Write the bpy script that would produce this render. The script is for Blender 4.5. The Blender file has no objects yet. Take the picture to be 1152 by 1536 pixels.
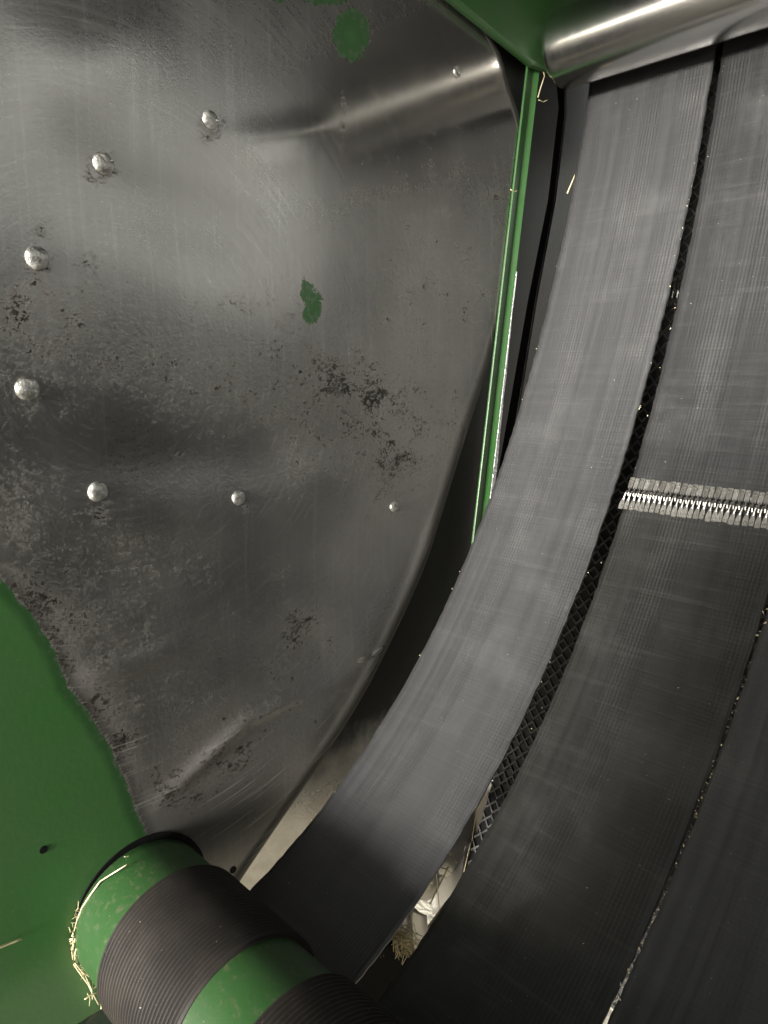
import bpy, bmesh, math, random
from mathutils import Vector, Matrix
R = math.radians
random.seed(7)
sc = bpy.context.scene
col = sc.collection

# ------------------------------------------------------------------ camera
# world frame: x = out of the side wall into the chamber, y = towards the belts, z = up
F_PX = 1100.0
BELT_W = 0.178
A0 = 0.612                      # camera to left belt edge, along x
X1 = 0.045                      # left belt edge from the wall
D = A0 + X1                     # camera to the wall
CAM_Z = 1.25
cx = Vector((.696, -.136, .7055)).normalized()
cz = Vector((0, .982, .189)); cz = (cz - cx * cz.dot(cx)).normalized()
cy = cz.cross(cx)
cam_data = bpy.data.cameras.new('camera')
cam = bpy.data.objects.new('camera', cam_data); col.objects.link(cam)
rot = Matrix((cx, cy, cz))
cam.matrix_world = Matrix.Translation((D, 0, CAM_Z)) @ rot.to_4x4()
cam_data.sensor_width = 36; cam_data.lens = F_PX / 1536 * 36
cam_data.clip_start = 0.02; cam_data.clip_end = 500
sc.camera = cam

# ------------------------------------------------------------------ daylight
SUN_EL, SUN_ROT = 6.5, 176       # degrees; rotation from +y towards +x
world = bpy.data.worlds.new('World'); sc.world = world; world.use_nodes = True
wn = world.node_tree.nodes; wl = world.node_tree.links
bg = wn['Background']; bg.inputs['Strength'].default_value = 0.15
sky = wn.new('ShaderNodeTexSky'); sky.sky_type = 'NISHITA'; sky.sun_disc = False
sky.sun_elevation = R(SUN_EL); sky.sun_rotation = R(SUN_ROT)
sky.air_density = .8; sky.dust_density = 1.2; sky.ozone_density = 1.2
hs = wn.new('ShaderNodeHueSaturation'); hs.inputs['Saturation'].default_value = .12     # thin white cloud
wl.new(sky.outputs[0], hs.inputs['Color']); tint = wn.new('ShaderNodeMix'); tint.data_type = 'RGBA'; tint.blend_type = 'MULTIPLY'; tint.inputs[0].default_value = 1
wl.new(hs.outputs[0], tint.inputs[6]); tint.inputs[7].default_value = (1, .985, .92, 1); wl.new(tint.outputs[2], bg.inputs['Color'])
sun_d = bpy.data.lights.new('sun', 'SUN'); sun_d.energy = 3.3; sun_d.angle = R(15); sun_d.color = (1, .965, .91)
sun = bpy.data.objects.new('sun', sun_d); col.objects.link(sun)
sdir = Vector((math.sin(R(SUN_ROT)) * math.cos(R(SUN_EL)), math.cos(R(SUN_ROT)) * math.cos(R(SUN_EL)), math.sin(R(SUN_EL))))
sun.rotation_euler = sdir.to_track_quat('Z', 'Y').to_euler(); sun.location = sdir * 20
sc.view_settings.view_transform = 'Standard'; sc.view_settings.look = 'None'
sc.view_settings.exposure = 1.8; sc.view_settings.gamma = 1

# ------------------------------------------------------------------ helpers
def P(px, py):
    """photo pixel -> (y, z) per unit of distance along -x from the camera"""
    c = Vector(((px - 576) / F_PX, -(py - 768) / F_PX, -1))
    r = rot @ c
    return r.y / -r.x, r.z / -r.x
def at(px, py, x):
    a, b = P(px, py); s = D - x
    return Vector((x, a * s, CAM_Z + b * s))
rot_inv = rot.transposed()
def to_px(x, y, z):
    c = rot_inv @ Vector((x - D, y, z - CAM_Z))
    if c.z > -1e-4: return -9999.0, -9999.0
    return 576 + F_PX * c.x / -c.z, 768 - F_PX * c.y / -c.z

def link(name, bm, mat, parent=None, smooth=True):
    me = bpy.data.meshes.new(name); bm.normal_update(); bm.to_mesh(me); bm.free()
    if mat: me.materials.append(mat)
    if smooth:
        for p in me.polygons: p.use_smooth = True
    o = bpy.data.objects.new(name, me); col.objects.link(o)
    if parent: o.parent = parent
    return o
def shared(name, me, parent=None, mw=None):
    o = bpy.data.objects.new(name, me); col.objects.link(o)
    if parent: o.parent = parent
    if mw is not None: o.matrix_world = mw
    return o
def empty(name, label, cat, loc=(0, 0, 0), group=None):
    o = bpy.data.objects.new(name, None); col.objects.link(o); o.location = loc
    o.empty_display_size = .05
    return tag(o, label, cat, group)
def tag(o, label, cat, group=None):
    o['label'] = label; o['category'] = cat
    if group: o['group'] = group
    return o
def keep(o, parent):
    """parent without moving"""
    o.parent = parent; o.matrix_parent_inverse = Matrix.Translation(-parent.location); return o

def grid_bm(bm, rows, closed=False):
    vs = [[bm.verts.new(p) for p in r] for r in rows]
    for i in range(len(vs) - 1):
        n = len(vs[i])
        for j in range(n if closed else n - 1):
            k = (j + 1) % n
            bm.faces.new((vs[i][j], vs[i][k], vs[i + 1][k], vs[i + 1][j]))
    return vs
def lathe_x(bm, prof, cyz, n=96):
    """prof: list of (x, radius); axis along x through cyz"""
    rows = []
    for x, r in prof:
        rows.append([Vector((x, cyz[0] + r * math.cos(a), cyz[1] + r * math.sin(a))) for a in [2 * math.pi * k / n for k in range(n)]])
    return grid_bm(bm, rows, True)
def tube(bm, pts, r, n=5, flat=1.0, taper=True):
    rows = []
    for i, p in enumerate(pts):
        t = (pts[min(i + 1, len(pts) - 1)] - pts[max(i - 1, 0)]).normalized()
        u = t.cross(Vector((.31, .42, .85))).normalized(); v = t.cross(u)
        rr = r * (1 - .35 * i / len(pts)) if taper else r
        rows.append([p + u * math.cos(a) * rr + v * math.sin(a) * rr * flat for a in [2 * math.pi * k / n for k in range(n)]])
    vs = grid_bm(bm, rows, True)
    bm.faces.new(vs[0][::-1]); bm.faces.new(vs[-1])
def prism(bm, pts, off):
    """closed polygon (list of Vector) extruded by vector off"""
    a = [bm.verts.new(p) for p in pts]; b = [bm.verts.new(p + off) for p in pts]
    fa = bm.faces.new(a); fb = bm.faces.new(b[::-1]); n = len(a)
    for i in range(n): bm.faces.new((a[i], b[i], b[(i + 1) % n], a[(i + 1) % n]))
    bmesh.ops.recalc_face_normals(bm, faces=bm.faces)
def interp(tab, x):
    if x <= tab[0][0]: i = 0
    elif x >= tab[-1][0]: i = len(tab) - 2
    else:
        i = max(k for k in range(len(tab) - 1) if tab[k][0] <= x)
    (a, b), (c, d) = tab[i], tab[i + 1]
    return b + (d - b) * (x - a) / (c - a)
def seg_dist(p, poly):
    best = 1e9; side = 0
    for (x0, y0), (x1, y1) in zip(poly, poly[1:]):
        dx, dy = x1 - x0, y1 - y0; L = dx * dx + dy * dy
        t = max(0, min(1, ((p[0] - x0) * dx + (p[1] - y0) * dy) / L))
        qx, qy = x0 + t * dx, y0 + t * dy
        dd = math.hypot(p[0] - qx, p[1] - qy)
        if dd < best:
            best = dd; side = dx * (p[1] - y0) - dy * (p[0] - x0)
    return best, side
def sstep(a, b, x):
    t = max(0, min(1, (x - a) / (b - a))); return t * t * (3 - 2 * t)

# ------------------------------------------------------------------ materials
class NT:
    def __init__(s, name):
        s.m = bpy.data.materials.new(name); s.m.use_nodes = True
        s.t = s.m.node_tree; s.t.nodes.clear()
        s.out = s.t.nodes.new('ShaderNodeOutputMaterial')
    def n(s, typ, **kw):
        nd = s.t.nodes.new('ShaderNode' + typ)
        for k, v in kw.items():
            if k in nd.inputs.keys() if isinstance(k, str) else False: nd.inputs[k].default_value = v
            else: setattr(nd, k, v)
        return nd
    def l(s, a, b): s.t.links.new(a, b)
    def put(s, sock, v):
        if hasattr(v, 'links') or hasattr(v, 'is_output'): s.l(v, sock)
        else: sock.default_value = v
    def math(s, op, a, b=0.0, clamp=False):
        nd = s.t.nodes.new('ShaderNodeMath'); nd.operation = op; nd.use_clamp = clamp
        s.put(nd.inputs[0], a); s.put(nd.inputs[1], b); return nd.outputs[0]
    def ramp(s, v, a, b, lo=0.0, hi=1.0):
        nd = s.t.nodes.new('ShaderNodeMapRange'); nd.interpolation_type = 'SMOOTHSTEP'
        s.put(nd.inputs[0], v)
        for i, q in enumerate((a, b, lo, hi)): s.put(nd.inputs[i + 1], q)
        return nd.outputs[0]
    def mix(s, f, a, b):
        nd = s.t.nodes.new('ShaderNodeMix'); nd.data_type = 'RGBA'
        s.put(nd.inputs[0], f)
        for k, q in ((6, a), (7, b)):
            s.put(nd.inputs[k], q if not isinstance(q, tuple) else (*q, 1)[:4])
        return nd.outputs[2]
    def mixf(s, f, a, b):
        nd = s.t.nodes.new('ShaderNodeMix'); s.put(nd.inputs[0], f); s.put(nd.inputs[2], a); s.put(nd.inputs[3], b); return nd.outputs[0]
    def coord(s, kind='Object', scale=(1, 1, 1), rot=(0, 0, 0)):
        tc = s.t.nodes.new('ShaderNodeTexCoord'); mp = s.t.nodes.new('ShaderNodeMapping')
        mp.inputs['Scale'].default_value = scale; mp.inputs['Rotation'].default_value = rot
        s.l(tc.outputs[kind], mp.inputs[0]); return mp.outputs[0]
    def noise(s, vec, scale, detail=3, rough=.5, dist=0.0):
        nd = s.t.nodes.new('ShaderNodeTexNoise'); s.l(vec, nd.inputs['Vector'])
        nd.inputs['Scale'].default_value = scale; nd.inputs['Detail'].default_value = detail
        nd.inputs['Roughness'].default_value = rough; nd.inputs['Distortion'].default_value = dist
        return nd.outputs[0]
    def attr(s, name):
        nd = s.t.nodes.new('ShaderNodeAttribute'); nd.attribute_name = name; return nd.outputs['Fac']
    def bump(s, h, dist, strength=1.0, prev=None):
        nd = s.t.nodes.new('ShaderNodeBump'); nd.inputs['Strength'].default_value = strength
        nd.inputs['Distance'].default_value = dist; s.l(h, nd.inputs['Height'])
        if prev: s.l(prev, nd.inputs['Normal'])
        return nd.outputs[0]
    def bsdf(s, base, rough=.5, metal=0.0, normal=None, spec=.5, aniso=0.0, coat=0.0):
        nd = s.t.nodes.new('ShaderNodeBsdfPrincipled')
        s.put(nd.inputs['Base Color'], base if not isinstance(base, tuple) else (*base, 1)[:4])
        s.put(nd.inputs['Roughness'], rough); s.put(nd.inputs['Metallic'], metal)
        s.put(nd.inputs['Specular IOR Level'], spec)
        s.put(nd.inputs['Coat Weight'], coat)
        if normal: s.l(normal, nd.inputs['Normal'])
        return nd.outputs[0]
    def done(s, sh): s.l(sh, s.out.inputs['Surface']); return s.m

GREEN = (.034, .105, .027)
def mat_green(name='green_paint', grime_shade=.35, k=1.0):
    t = NT(name); v = t.coord()
    n1 = t.noise(v, 9, 4, .6); n2 = t.noise(v, 140, 3, .6); n3 = t.noise(v, 420, 2)
    c = t.mix(t.ramp(n1, .35, .75), tuple(q * k for q in GREEN), tuple(q * k for q in (.044, .105, .036)))
    c = t.mix(t.math('MULTIPLY', t.ramp(n2, .52, .75), grime_shade), c, (.10, .095, .06))
    c = t.mix(t.ramp(n3, .74, .78), c, (.35, .34, .25))
    rg = t.ramp(n1, .3, .8, .33, .5)
    b = t.bump(t.noise(v, 260, 2), .0006, .25)
    return t.done(t.bsdf(c, rg, 0, b, .5))

def mat_wall():
    t = NT('worn_sheet_steel'); v = t.coord()
    fleck, peel, paint, rim = t.attr('fleck'), t.attr('peel'), t.attr('paint'), t.attr('grime_shade')
    big = t.noise(v, 5, 4, .55); mid = t.noise(v, 38, 5, .62); fine = t.noise(v, 330, 3, .6)
    streak = t.noise(t.coord(scale=(1, 160, 5)), 1, 4, .6)
    # --- bare steel
    base = t.mix(t.ramp(big, .3, .72), (.30, .292, .275), (.41, .395, .37))
    base = t.mix(t.math('MULTIPLY', t.ramp(streak, .5, .8), .35), base, (.55, .545, .53))
    warm = t.ramp(mid, .55, .8); base = t.mix(t.math('MULTIPLY', warm, .14), base, (.33, .29, .22))
    rg = t.math('ADD', t.ramp(big, .25, .75, .26, .35), t.math('MULTIPLY', t.math('SUBTRACT', fine, .5), .12))
    rg = t.math('ADD', rg, t.math('MULTIPLY', peel, .06))
    rg = t.mixf(t.ramp(t.attr('polish'), .18, .95), rg, t.math('MULTIPLY', rg, .5))
    # peeled scale: dark flecks, broken by several noises, with rubbed brown margins
    wv = t.coord(scale=(1, 1, 1.35), rot=(.6, 0, 0))
    f1 = t.noise(wv, 170, 7, .72, .9); f2 = t.noise(wv, 30, 4, .6, .6)
    fn = t.math('ADD', t.math('MULTIPLY', f1, .66), t.math('MULTIPLY', f2, .34))
    thr = t.math('SUBTRACT', .655, t.math('MULTIPLY', fleck, .185))
    dlt = t.math('SUBTRACT', fn, thr); gate = t.ramp(fleck, .02, .1)
    fm = t.math('MULTIPLY', t.ramp(dlt, 0, .03), gate)
    edge = t.math('MULTIPLY', t.ramp(dlt, -.05, .0), gate)
    halo = t.math('MULTIPLY', t.math('MULTIPLY', t.ramp(dlt, -.11, .0), gate), .38)
    smear = t.noise(t.coord(scale=(1, 30, 7), rot=(.35, 0, 0)), 1, 5, .65)
    halo = t.math('MAXIMUM', halo, t.math('MULTIPLY', t.math('MULTIPLY', t.ramp(smear, .52, .72), fleck), .55))
    base = t.mix(halo, base, (.13, .115, .092))
    base = t.mix(t.math('MULTIPLY', fm, t.ramp(t.noise(v, 60, 2), .2, .6, .65, 1)), base, (.022, .020, .017))
    base = t.mix(t.math('MULTIPLY', rim, .92), base, (.034, .030, .025))  # grime at the paint margin, painted shade at the edge and roller
    # arcs rubbed into the sheet by turning bales
    sp = t.t.nodes.new('ShaderNodeSeparateXYZ'); t.l(v, sp.inputs[0])
    ry = t.math('SUBTRACT', sp.outputs[1], .30); rz = t.math('SUBTRACT', sp.outputs[2], CAM_Z + .0)
    rad = t.math('SQRT', t.math('ADD', t.math('MULTIPLY', ry, ry), t.math('MULTIPLY', rz, rz)))
    cmb = t.t.nodes.new('ShaderNodeCombineXYZ'); t.l(t.math('MULTIPLY', rad, 330), cmb.inputs[0]); t.l(t.math('MULTIPLY', t.math('ARCTAN2', rz, ry), 3.5), cmb.inputs[1])
    arc = t.noise(cmb.outputs[0], 1, 4, .6)
    base = t.mix(t.math('MULTIPLY', t.ramp(arc, .56, .74), .35), base, (.58, .57, .54))
    metal = t.math('SUBTRACT', .92, t.math('MULTIPLY', fm, .85))
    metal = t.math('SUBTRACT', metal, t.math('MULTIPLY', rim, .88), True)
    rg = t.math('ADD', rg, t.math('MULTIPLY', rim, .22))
    metal = t.math('SUBTRACT', metal, t.math('MULTIPLY', halo, .4), True)
    rg = t.math('ADD', rg, t.math('MULTIPLY', t.math('SUBTRACT', arc, .5), .16))
    rg = t.math('ADD', rg, t.math('MULTIPLY', halo, .22))
    rg = t.mixf(fm, rg, .9)
    speck = t.ramp(t.noise(v, 520, 2, .5), .765, .80)
    base = t.mix(speck, base, (.75, .74, .68))
    # relief: orange peel where the scale is thick, pits at flecks, brush grain everywhere
    pn = t.noise(v, 210, 4, .6); sn = t.noise(wv, 100, 4, .6, 1.2)
    peel = t.math('MULTIPLY', peel, t.ramp(t.attr('polish'), .01, .22, 1, .05))
    h = t.math('MULTIPLY', pn, t.math('MULTIPLY', peel, 1.0))
    h = t.math('ADD', h, t.math('MULTIPLY', t.math('MULTIPLY', sn, peel), .6))
    h = t.math('ADD', h, t.math('MULTIPLY', edge, .12))
    h = t.math('SUBTRACT', h, t.math('MULTIPLY', fm, .5))
    b = t.bump(h, .0008, .5)
    b = t.bump(t.math('MULTIPLY', t.math('ADD', fine, t.math('MULTIPLY', streak, .6)), t.ramp(t.attr('polish'), .01, .20, 1, .03)), .00035, .35, b)
    steel = t.bsdf(base, rg, metal, b, t.mixf(t.math('MAXIMUM', fm, rim), .5, .15))
    # --- green paint where the crop has not worn it off
    pe = t.math('ADD', paint, t.math('MULTIPLY', t.math('SUBTRACT', t.noise(v, 60, 6, .7), .5), 18.0))
    pe = t.math('ADD', pe, t.math('MULTIPLY', t.math('SUBTRACT', t.noise(v, 310, 4, .7), .5), 5.0))
    pm = t.ramp(pe, -.5, .5)
    wn_ = t.noise(v, 170, 5, .7)
    wear = t.ramp(t.math('ADD', wn_, t.math('MULTIPLY', t.ramp(pe, 14, 0), .12)), .60, .70)
    scr = t.ramp(t.noise(t.coord(scale=(1, 14, 160), rot=(.5, 0, 0)), 1, 3, .6), .68, .74)
    wear = t.math('MAXIMUM', wear, t.math('MULTIPLY', scr, .35))
    gn = t.noise(v, 8, 3)
    gc = t.mix(t.ramp(gn, .3, .7), (.050, .150, .040), (.056, .138, .046))
    gc = t.mix(t.math('MULTIPLY', t.ramp(pe, 26, 8), .7), gc, (.020, .062, .019))
    gc = t.mix(t.math('MULTIPLY', wear, .5), gc, (.12, .13, .105))
    gc = t.mix(t.math('MULTIPLY', t.ramp(t.noise(v, 5, 4, .6), .5, .75), .3), gc, (.055, .085, .04))
    gc = t.mix(t.ramp(t.noise(v, 480, 2), .76, .79), gc, (.4, .42, .3))
    gb = t.bump(t.noise(v, 200, 2), .0005, .2)
    green = t.bsdf(gc, t.ramp(gn, .3, .8, .34, .46), 0, gb, .5)
    ms = t.t.nodes.new('ShaderNodeMixShader'); t.l(pm, ms.inputs[0]); t.l(steel, ms.inputs[1]); t.l(green, ms.inputs[2])
    return t.done(ms.outputs[0])

def mat_belt(name, rough=.42, shade=1.0, spec=.55, warm=0.0):
    t = NT(name); u = t.coord('UV'); o = t.coord()
    sep = t.t.nodes.new('ShaderNodeSeparateXYZ'); t.l(u, sep.inputs[0])
    wob = t.noise(t.coord('UV', (30, 6, 1)), 1, 3)
    uu = t.math('ADD', sep.outputs[0], t.math('MULTIPLY', wob, .0035))
    rib = t.math('SINE', t.math('MULTIPLY', uu, 2 * math.pi / .0041))
    rib2 = t.math('SINE', t.math('MULTIPLY', uu, 2 * math.pi / .0205))
    weave = t.math('SINE', t.math('MULTIPLY', t.math('ADD', sep.outputs[1], t.math('MULTIPLY', t.noise(t.coord('UV', (25, 60, 1)), 1, 2), .004)), 2 * math.pi / .0042))
    mask = t.ramp(t.noise(t.coord('UV', (22, 3.2, 1)), 1, 4), .38, .68, .08, 1)
    grain = t.noise(u, 900, 2)
    thread = t.noise(t.coord('UV', (420, 24, 1)), 1, 4, .6)
    cross = t.noise(t.coord('UV', (7, 130, 1)), 1, 5, .7)
    streak = t.noise(t.coord('UV', (95, 1.2, 1)), 1, 4, .55)
    h = t.math('MULTIPLY', rib, t.math('MULTIPLY', mask, 1.0))
    h = t.math('ADD', h, t.math('MULTIPLY', weave, t.math('MULTIPLY', mask, .22)))
    h = t.math('ADD', h, t.math('MULTIPLY', grain, .5))
    h = t.math('ADD', h, t.math('MULTIPLY', thread, .7))
    h = t.math('ADD', h, t.math('MULTIPLY', cross, 2.2))
    h = t.math('ADD', h, t.math('MULTIPLY', rib2, .3))
    b = t.bump(h, .00028, .6)
    c = t.mix(t.ramp(streak, .3, .7), tuple(q * shade * (1 - (warm if k_ == 2 else 0)) for k_, q in enumerate((.033, .033, .034))), tuple(q * shade * (1 - (warm if k_ == 2 else 0)) for k_, q in enumerate((.041, .041, .042))))
    c = t.mix(t.math('MULTIPLY', t.math('MULTIPLY', t.ramp(rib, -.2, -1), t.math('MULTIPLY', mask, mask)), .20), c, (.10, .098, .09))   # dust packed in the grooves
    c = t.mix(t.math('MULTIPLY', t.ramp(cross, .52, .72), .22), c, (.085, .083, .078))
    dust = t.ramp(t.noise(o, 16, 4, .6), .45, .8)
    c = t.mix(t.math('MULTIPLY', dust, .2), c, (.10, .10, .095))
    c = t.mix(t.ramp(t.noise(o, 430, 2), .775, .80), c, (.45, .44, .38))
    rg = t.math('ADD', t.ramp(streak, .25, .75, rough - .03, rough + .05), t.math('MULTIPLY', dust, .06))
    return t.done(t.bsdf(c, rg, 0, b, spec))

def mat_simple(name, c0, c1, rough, metal, scale=20, bump=0.0, bscale=200, r2=None, spec=.5):
    t = NT(name); v = t.coord(); n = t.noise(v, scale, 4, .6)
    c = t.mix(t.ramp(n, .3, .7), c0, c1)
    rg = t.ramp(n, .25, .75, rough, r2 if r2 else rough + .08)
    b = t.bump(t.noise(v, bscale, 3, .6), bump, .6) if bump else None
    return t.done(t.bsdf(c, rg, metal, b, spec))

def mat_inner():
    # black mill scale, with light painted in as a bright metal band towards the bottom
    t = NT('light_painted_sheet'); v = t.coord(); sep = t.t.nodes.new('ShaderNodeSeparateXYZ'); t.l(v, sep.inputs[0])
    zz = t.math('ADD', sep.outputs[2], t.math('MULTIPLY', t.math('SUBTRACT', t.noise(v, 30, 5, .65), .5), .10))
    bare = t.ramp(zz, .80, .68); n = t.noise(v, 60, 4, .6)  # mask of the painted light band
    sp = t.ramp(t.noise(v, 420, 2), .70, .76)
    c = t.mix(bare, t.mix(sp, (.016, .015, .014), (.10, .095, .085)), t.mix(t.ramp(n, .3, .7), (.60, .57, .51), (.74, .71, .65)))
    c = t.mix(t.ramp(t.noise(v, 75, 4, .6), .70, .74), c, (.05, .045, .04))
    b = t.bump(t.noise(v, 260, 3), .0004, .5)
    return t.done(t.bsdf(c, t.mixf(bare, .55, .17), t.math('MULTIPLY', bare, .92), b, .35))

def mat_chrome():
    t = NT('polished_roller_steel')
    sc_ = t.noise(t.coord(scale=(260, 3, 3)), 1, 3, .6)     # rings round the roller from the rubbing belts
    n = t.noise(t.coord(), 7, 3)
    c = t.mix(t.ramp(n, .3, .7), (.68, .67, .65), (.78, .77, .75))
    rg = t.math('ADD', .20, t.math('MULTIPLY', t.ramp(sc_, .3, .75), .035))
    b = t.bump(t.noise(t.coord(scale=(4, 45, 45)), 1, 3), .0008, .35)
    return t.done(t.bsdf(c, rg, 1.0, b))

def mat_straw():
    t = NT('dry_straw'); v = t.coord(); n = t.noise(v, 45, 3)
    c = t.mix(t.ramp(n, .35, .65), (.62, .52, .30), (.88, .80, .54))
    return t.done(t.bsdf(c, .6, 0, None, .3))

def mat_ridge():
    t = NT('ribbed_rubber'); v = t.coord(); n = t.noise(v, 14, 4, .6); n2 = t.noise(v, 380, 2)
    c = t.mix(t.ramp(n, .35, .75), (.016, .014, .012), (.034, .029, .024))
    c = t.mix(t.ramp(n2, .75, .79), c, (.4, .37, .28))
    b = t.bump(t.noise(v, 500, 3), .0004, .4)
    return t.done(t.bsdf(c, .6, 0, b, .25))

M = dict(
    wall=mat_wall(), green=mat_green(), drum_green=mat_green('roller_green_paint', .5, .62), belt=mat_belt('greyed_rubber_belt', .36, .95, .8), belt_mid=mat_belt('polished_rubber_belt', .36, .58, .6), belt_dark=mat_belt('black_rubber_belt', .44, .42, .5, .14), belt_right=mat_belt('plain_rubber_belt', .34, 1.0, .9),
    rear=mat_simple('treaded_rubber', (.016, .016, .016), (.03, .03, .03), .5, 0, 30, .0005, 300),
    tread=mat_simple('tread_rubber', (.07, .07, .07), (.14, .135, .13), .5, 0, 60, .0004, 300),
    chrome=mat_chrome(), straw=mat_straw(), ridge=mat_ridge(),
    bolt=mat_simple('bolt_steel', (.36, .35, .32), (.62, .61, .57), .40, .95, 160, .0026, 130, .58),
    zinc=mat_simple('lacing_steel', (.30, .29, .265), (.50, .485, .45), .38, .95, 90, .0003, 260, .42),
    dark_steel=mat_simple('dark_sheet_steel', (.022, .021, .020), (.05, .048, .045), .36, .8, 12, .0005, 260, .5),
    black=mat_simple('black_steel', (.006, .006, .006), (.012, .012, .011), .7, 0, 20, spec=.12),
    bare=mat_simple('bare_bright_steel', (.50, .48, .44), (.66, .63, .58), .36, .9, 14, .0006, 160, .5),
    worn=mat_simple('worn_edge_steel', (.45, .45, .45), (.85, .85, .85), .35, .8, 420, .0010, 420, .6),
    mottled=mat_simple('mottled_galvanised', (.40, .38, .40), (.80, .77, .80), .35, .8, 160, .0006, 240, .6),
    scale=mat_simple('mill_scale_edge', (.030, .028, .026), (.055, .05, .046), .42, .5, 25, .0006, 320, .55),
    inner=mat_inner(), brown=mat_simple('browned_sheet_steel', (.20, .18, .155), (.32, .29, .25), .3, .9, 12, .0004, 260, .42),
    soil=mat_simple('straw_littered_soil', (.44, .40, .32), (.64, .59, .48), .9, 0, 3, .02, 30),
)

# ------------------------------------------------------------------ profiles in the y-z plane
# belt run the photo looks at: radius about the camera by angle below the horizon
raw = [(880,140),(855,300),(830,420),(800,560),(757,680),(703,830),(650,945),(550,1120),(470,1230),(378,1340)]
raw_r = [(1073,90),(1040,260),(1010,400),(985,530),(945,660),(915,735),(870,880),(800,1060),(720,1215),(650,1310),(580,1415),(535,1480)]
smp = []
for lst, s in ((raw, A0), (raw_r, A0 - BELT_W)):
    for p in lst:
        a, b = P(*p); smp.append((math.atan2(b, a), math.hypot(a, b) * s))
def polyfit(samples, deg):
    n = deg + 1
    Mx = [[sum(x ** (i + j) for x, _ in samples) for j in range(n)] + [sum(y * x ** i for x, y in samples)] for i in range(n)]
    for i in range(n):
        p = max(range(i, n), key=lambda k: abs(Mx[k][i])); Mx[i], Mx[p] = Mx[p], Mx[i]
        for k in range(n):
            if k != i:
                q = Mx[k][i] / Mx[i][i]
                Mx[k] = [u - q * w for u, w in zip(Mx[k], Mx[i])]
    return [Mx[i][n] / Mx[i][i] for i in range(n)]
cf = polyfit(smp, 4)
def front_r(a): return sum(c * a ** i for i, c in enumerate(cf))
front = []
for k in range(0, 161):
    a = R(22.5 - (22.5 + 56.5) * k / 160); r = front_r(a)
    front.append(Vector((0, r * math.cos(a), CAM_Z + r * math.sin(a))))
def extend(pts, L, curv, step=.012):
    t = (pts[-1] - pts[-2]).normalized(); p = pts[-1].copy(); ang = math.atan2(t.z, t.y); s = 0
    while s < L:
        ang += curv * step; p = p + Vector((0, math.cos(ang), math.sin(ang))) * step; pts.append(p.copy()); s += step
front.reverse(); extend(front, .30, -12.0); front.reverse()         # up, past the top roller
extend(front, .26, -2.2)                                          # down, under the drive roller
rear_tab = [(-60, 1.00), (-50, 1.03), (-44, 1.045), (-38, 1.03), (-30, .985), (-20, .93), (-10, .92), (0, .945), (8, .985), (14, 1.035), (21, 1.105)]
rear = []
for k in range(0, 121):
    an = 22 - (22 + 44.5) * k / 120; r = interp(rear_tab, an)
    r = (interp(rear_tab, an - 3) + interp(rear_tab, an + 3) + r) / 3
    rear.append(Vector((0, r * math.cos(R(an)), CAM_Z + r * math.sin(R(an)))))
rear.reverse(); extend(rear, .20, -4.0); rear.reverse()
extend(rear, .09, 32.0, .006)

class Path:
    def __init__(s, pts):
        s.p = pts; s.s = [0]
        for a, b in zip(pts, pts[1:]): s.s.append(s.s[-1] + (b - a).length)
        s.L = s.s[-1]
    def at(s, d):
        lo, hi = 0, len(s.s) - 2
        while lo < hi:
            m = (lo + hi + 1) // 2
            if s.s[m] <= d: lo = m
            else: hi = m - 1
        t = (d - s.s[lo]) / (s.s[lo + 1] - s.s[lo])
        p = s.p[lo].lerp(s.p[lo + 1], t)
        j0, j1 = max(lo - 2, 0), min(lo + 3, len(s.p) - 1)
        tg = (s.p[j1] - s.p[j0]).normalized()          # runs downwards
        nrm = Vector((0, tg.z, -tg.y))                   # towards the chamber (−y)
        return p, tg, nrm
    def near(s, y, z):
        i = min(range(len(s.p)), key=lambda k: (s.p[k].y - y) ** 2 + (s.p[k].z - z) ** 2); return s.s[i]
FP, RP = Path(front), Path(rear)

def belt_strip(bm, uvl, path, x0, x1_, d0, d1, thick, nx=26, ds=.008, edge_noise=.0008, off=0.0, skew=0.0):
    n = max(2, int((d1 - d0) / ds)); rows = []; uv = []
    for i in range(n + 1):
        w0 = random.uniform(-1, 1) * edge_noise; w1 = random.uniform(-1, 1) * edge_noise
        row = []; uvr = []
        xa, xb = x1_(d0 + (d1 - d0) * i / n) if x0 is None else (x0, x1_)
        xs = [xa + w0 + (xb - xa + w1 - w0) * j / nx for j in range(nx + 1)]
        for j, x in enumerate(xs):
            f_ = j / nx
            d = d0 + (d1 - d0) * i / n + skew * f_
            p, tg, nr = path.at(min(max(d, 0), path.L - 1e-4))
            crown = .0012 * (1 - (2 * f_ - 1) ** 6)       # edges droop a little
            row.append(p + nr * (off + crown) + Vector((x, 0, 0))); uvr.append((x - xa, d))
        for j in range(nx, -1, -1):
            x = xs[j]; d = d0 + (d1 - d0) * i / n + skew * j / nx
            p, tg, nr = path.at(min(max(d, 0), path.L - 1e-4))
            row.append(p + nr * (off - thick) + Vector((x, 0, 0))); uvr.append((x - xa, d))
        rows.append(row); uv.append(uvr)
    vs = grid_bm(bm, rows, True)
    m = {}
    for rv, ru in zip(vs, uv):
        for a, b in zip(rv, ru): m[a] = b
    for cap in (vs[0][::-1], vs[-1]): bm.faces.new(cap)
    bm.faces.ensure_lookup_table()
    for f in bm.faces:
        for lp in f.loops:
            if lp.vert in m: lp[uvl].uv = m[lp.vert]

# ------------------------------------------------------------------ ground
bm = bmesh.new()
grid_bm(bm, [[Vector((-60 + 6 * i, -60 + 6 * j, 0)) for j in range(21)] for i in range(21)])
g = link('ground', bm, M['soil']); g['kind'] = 'structure'

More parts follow.
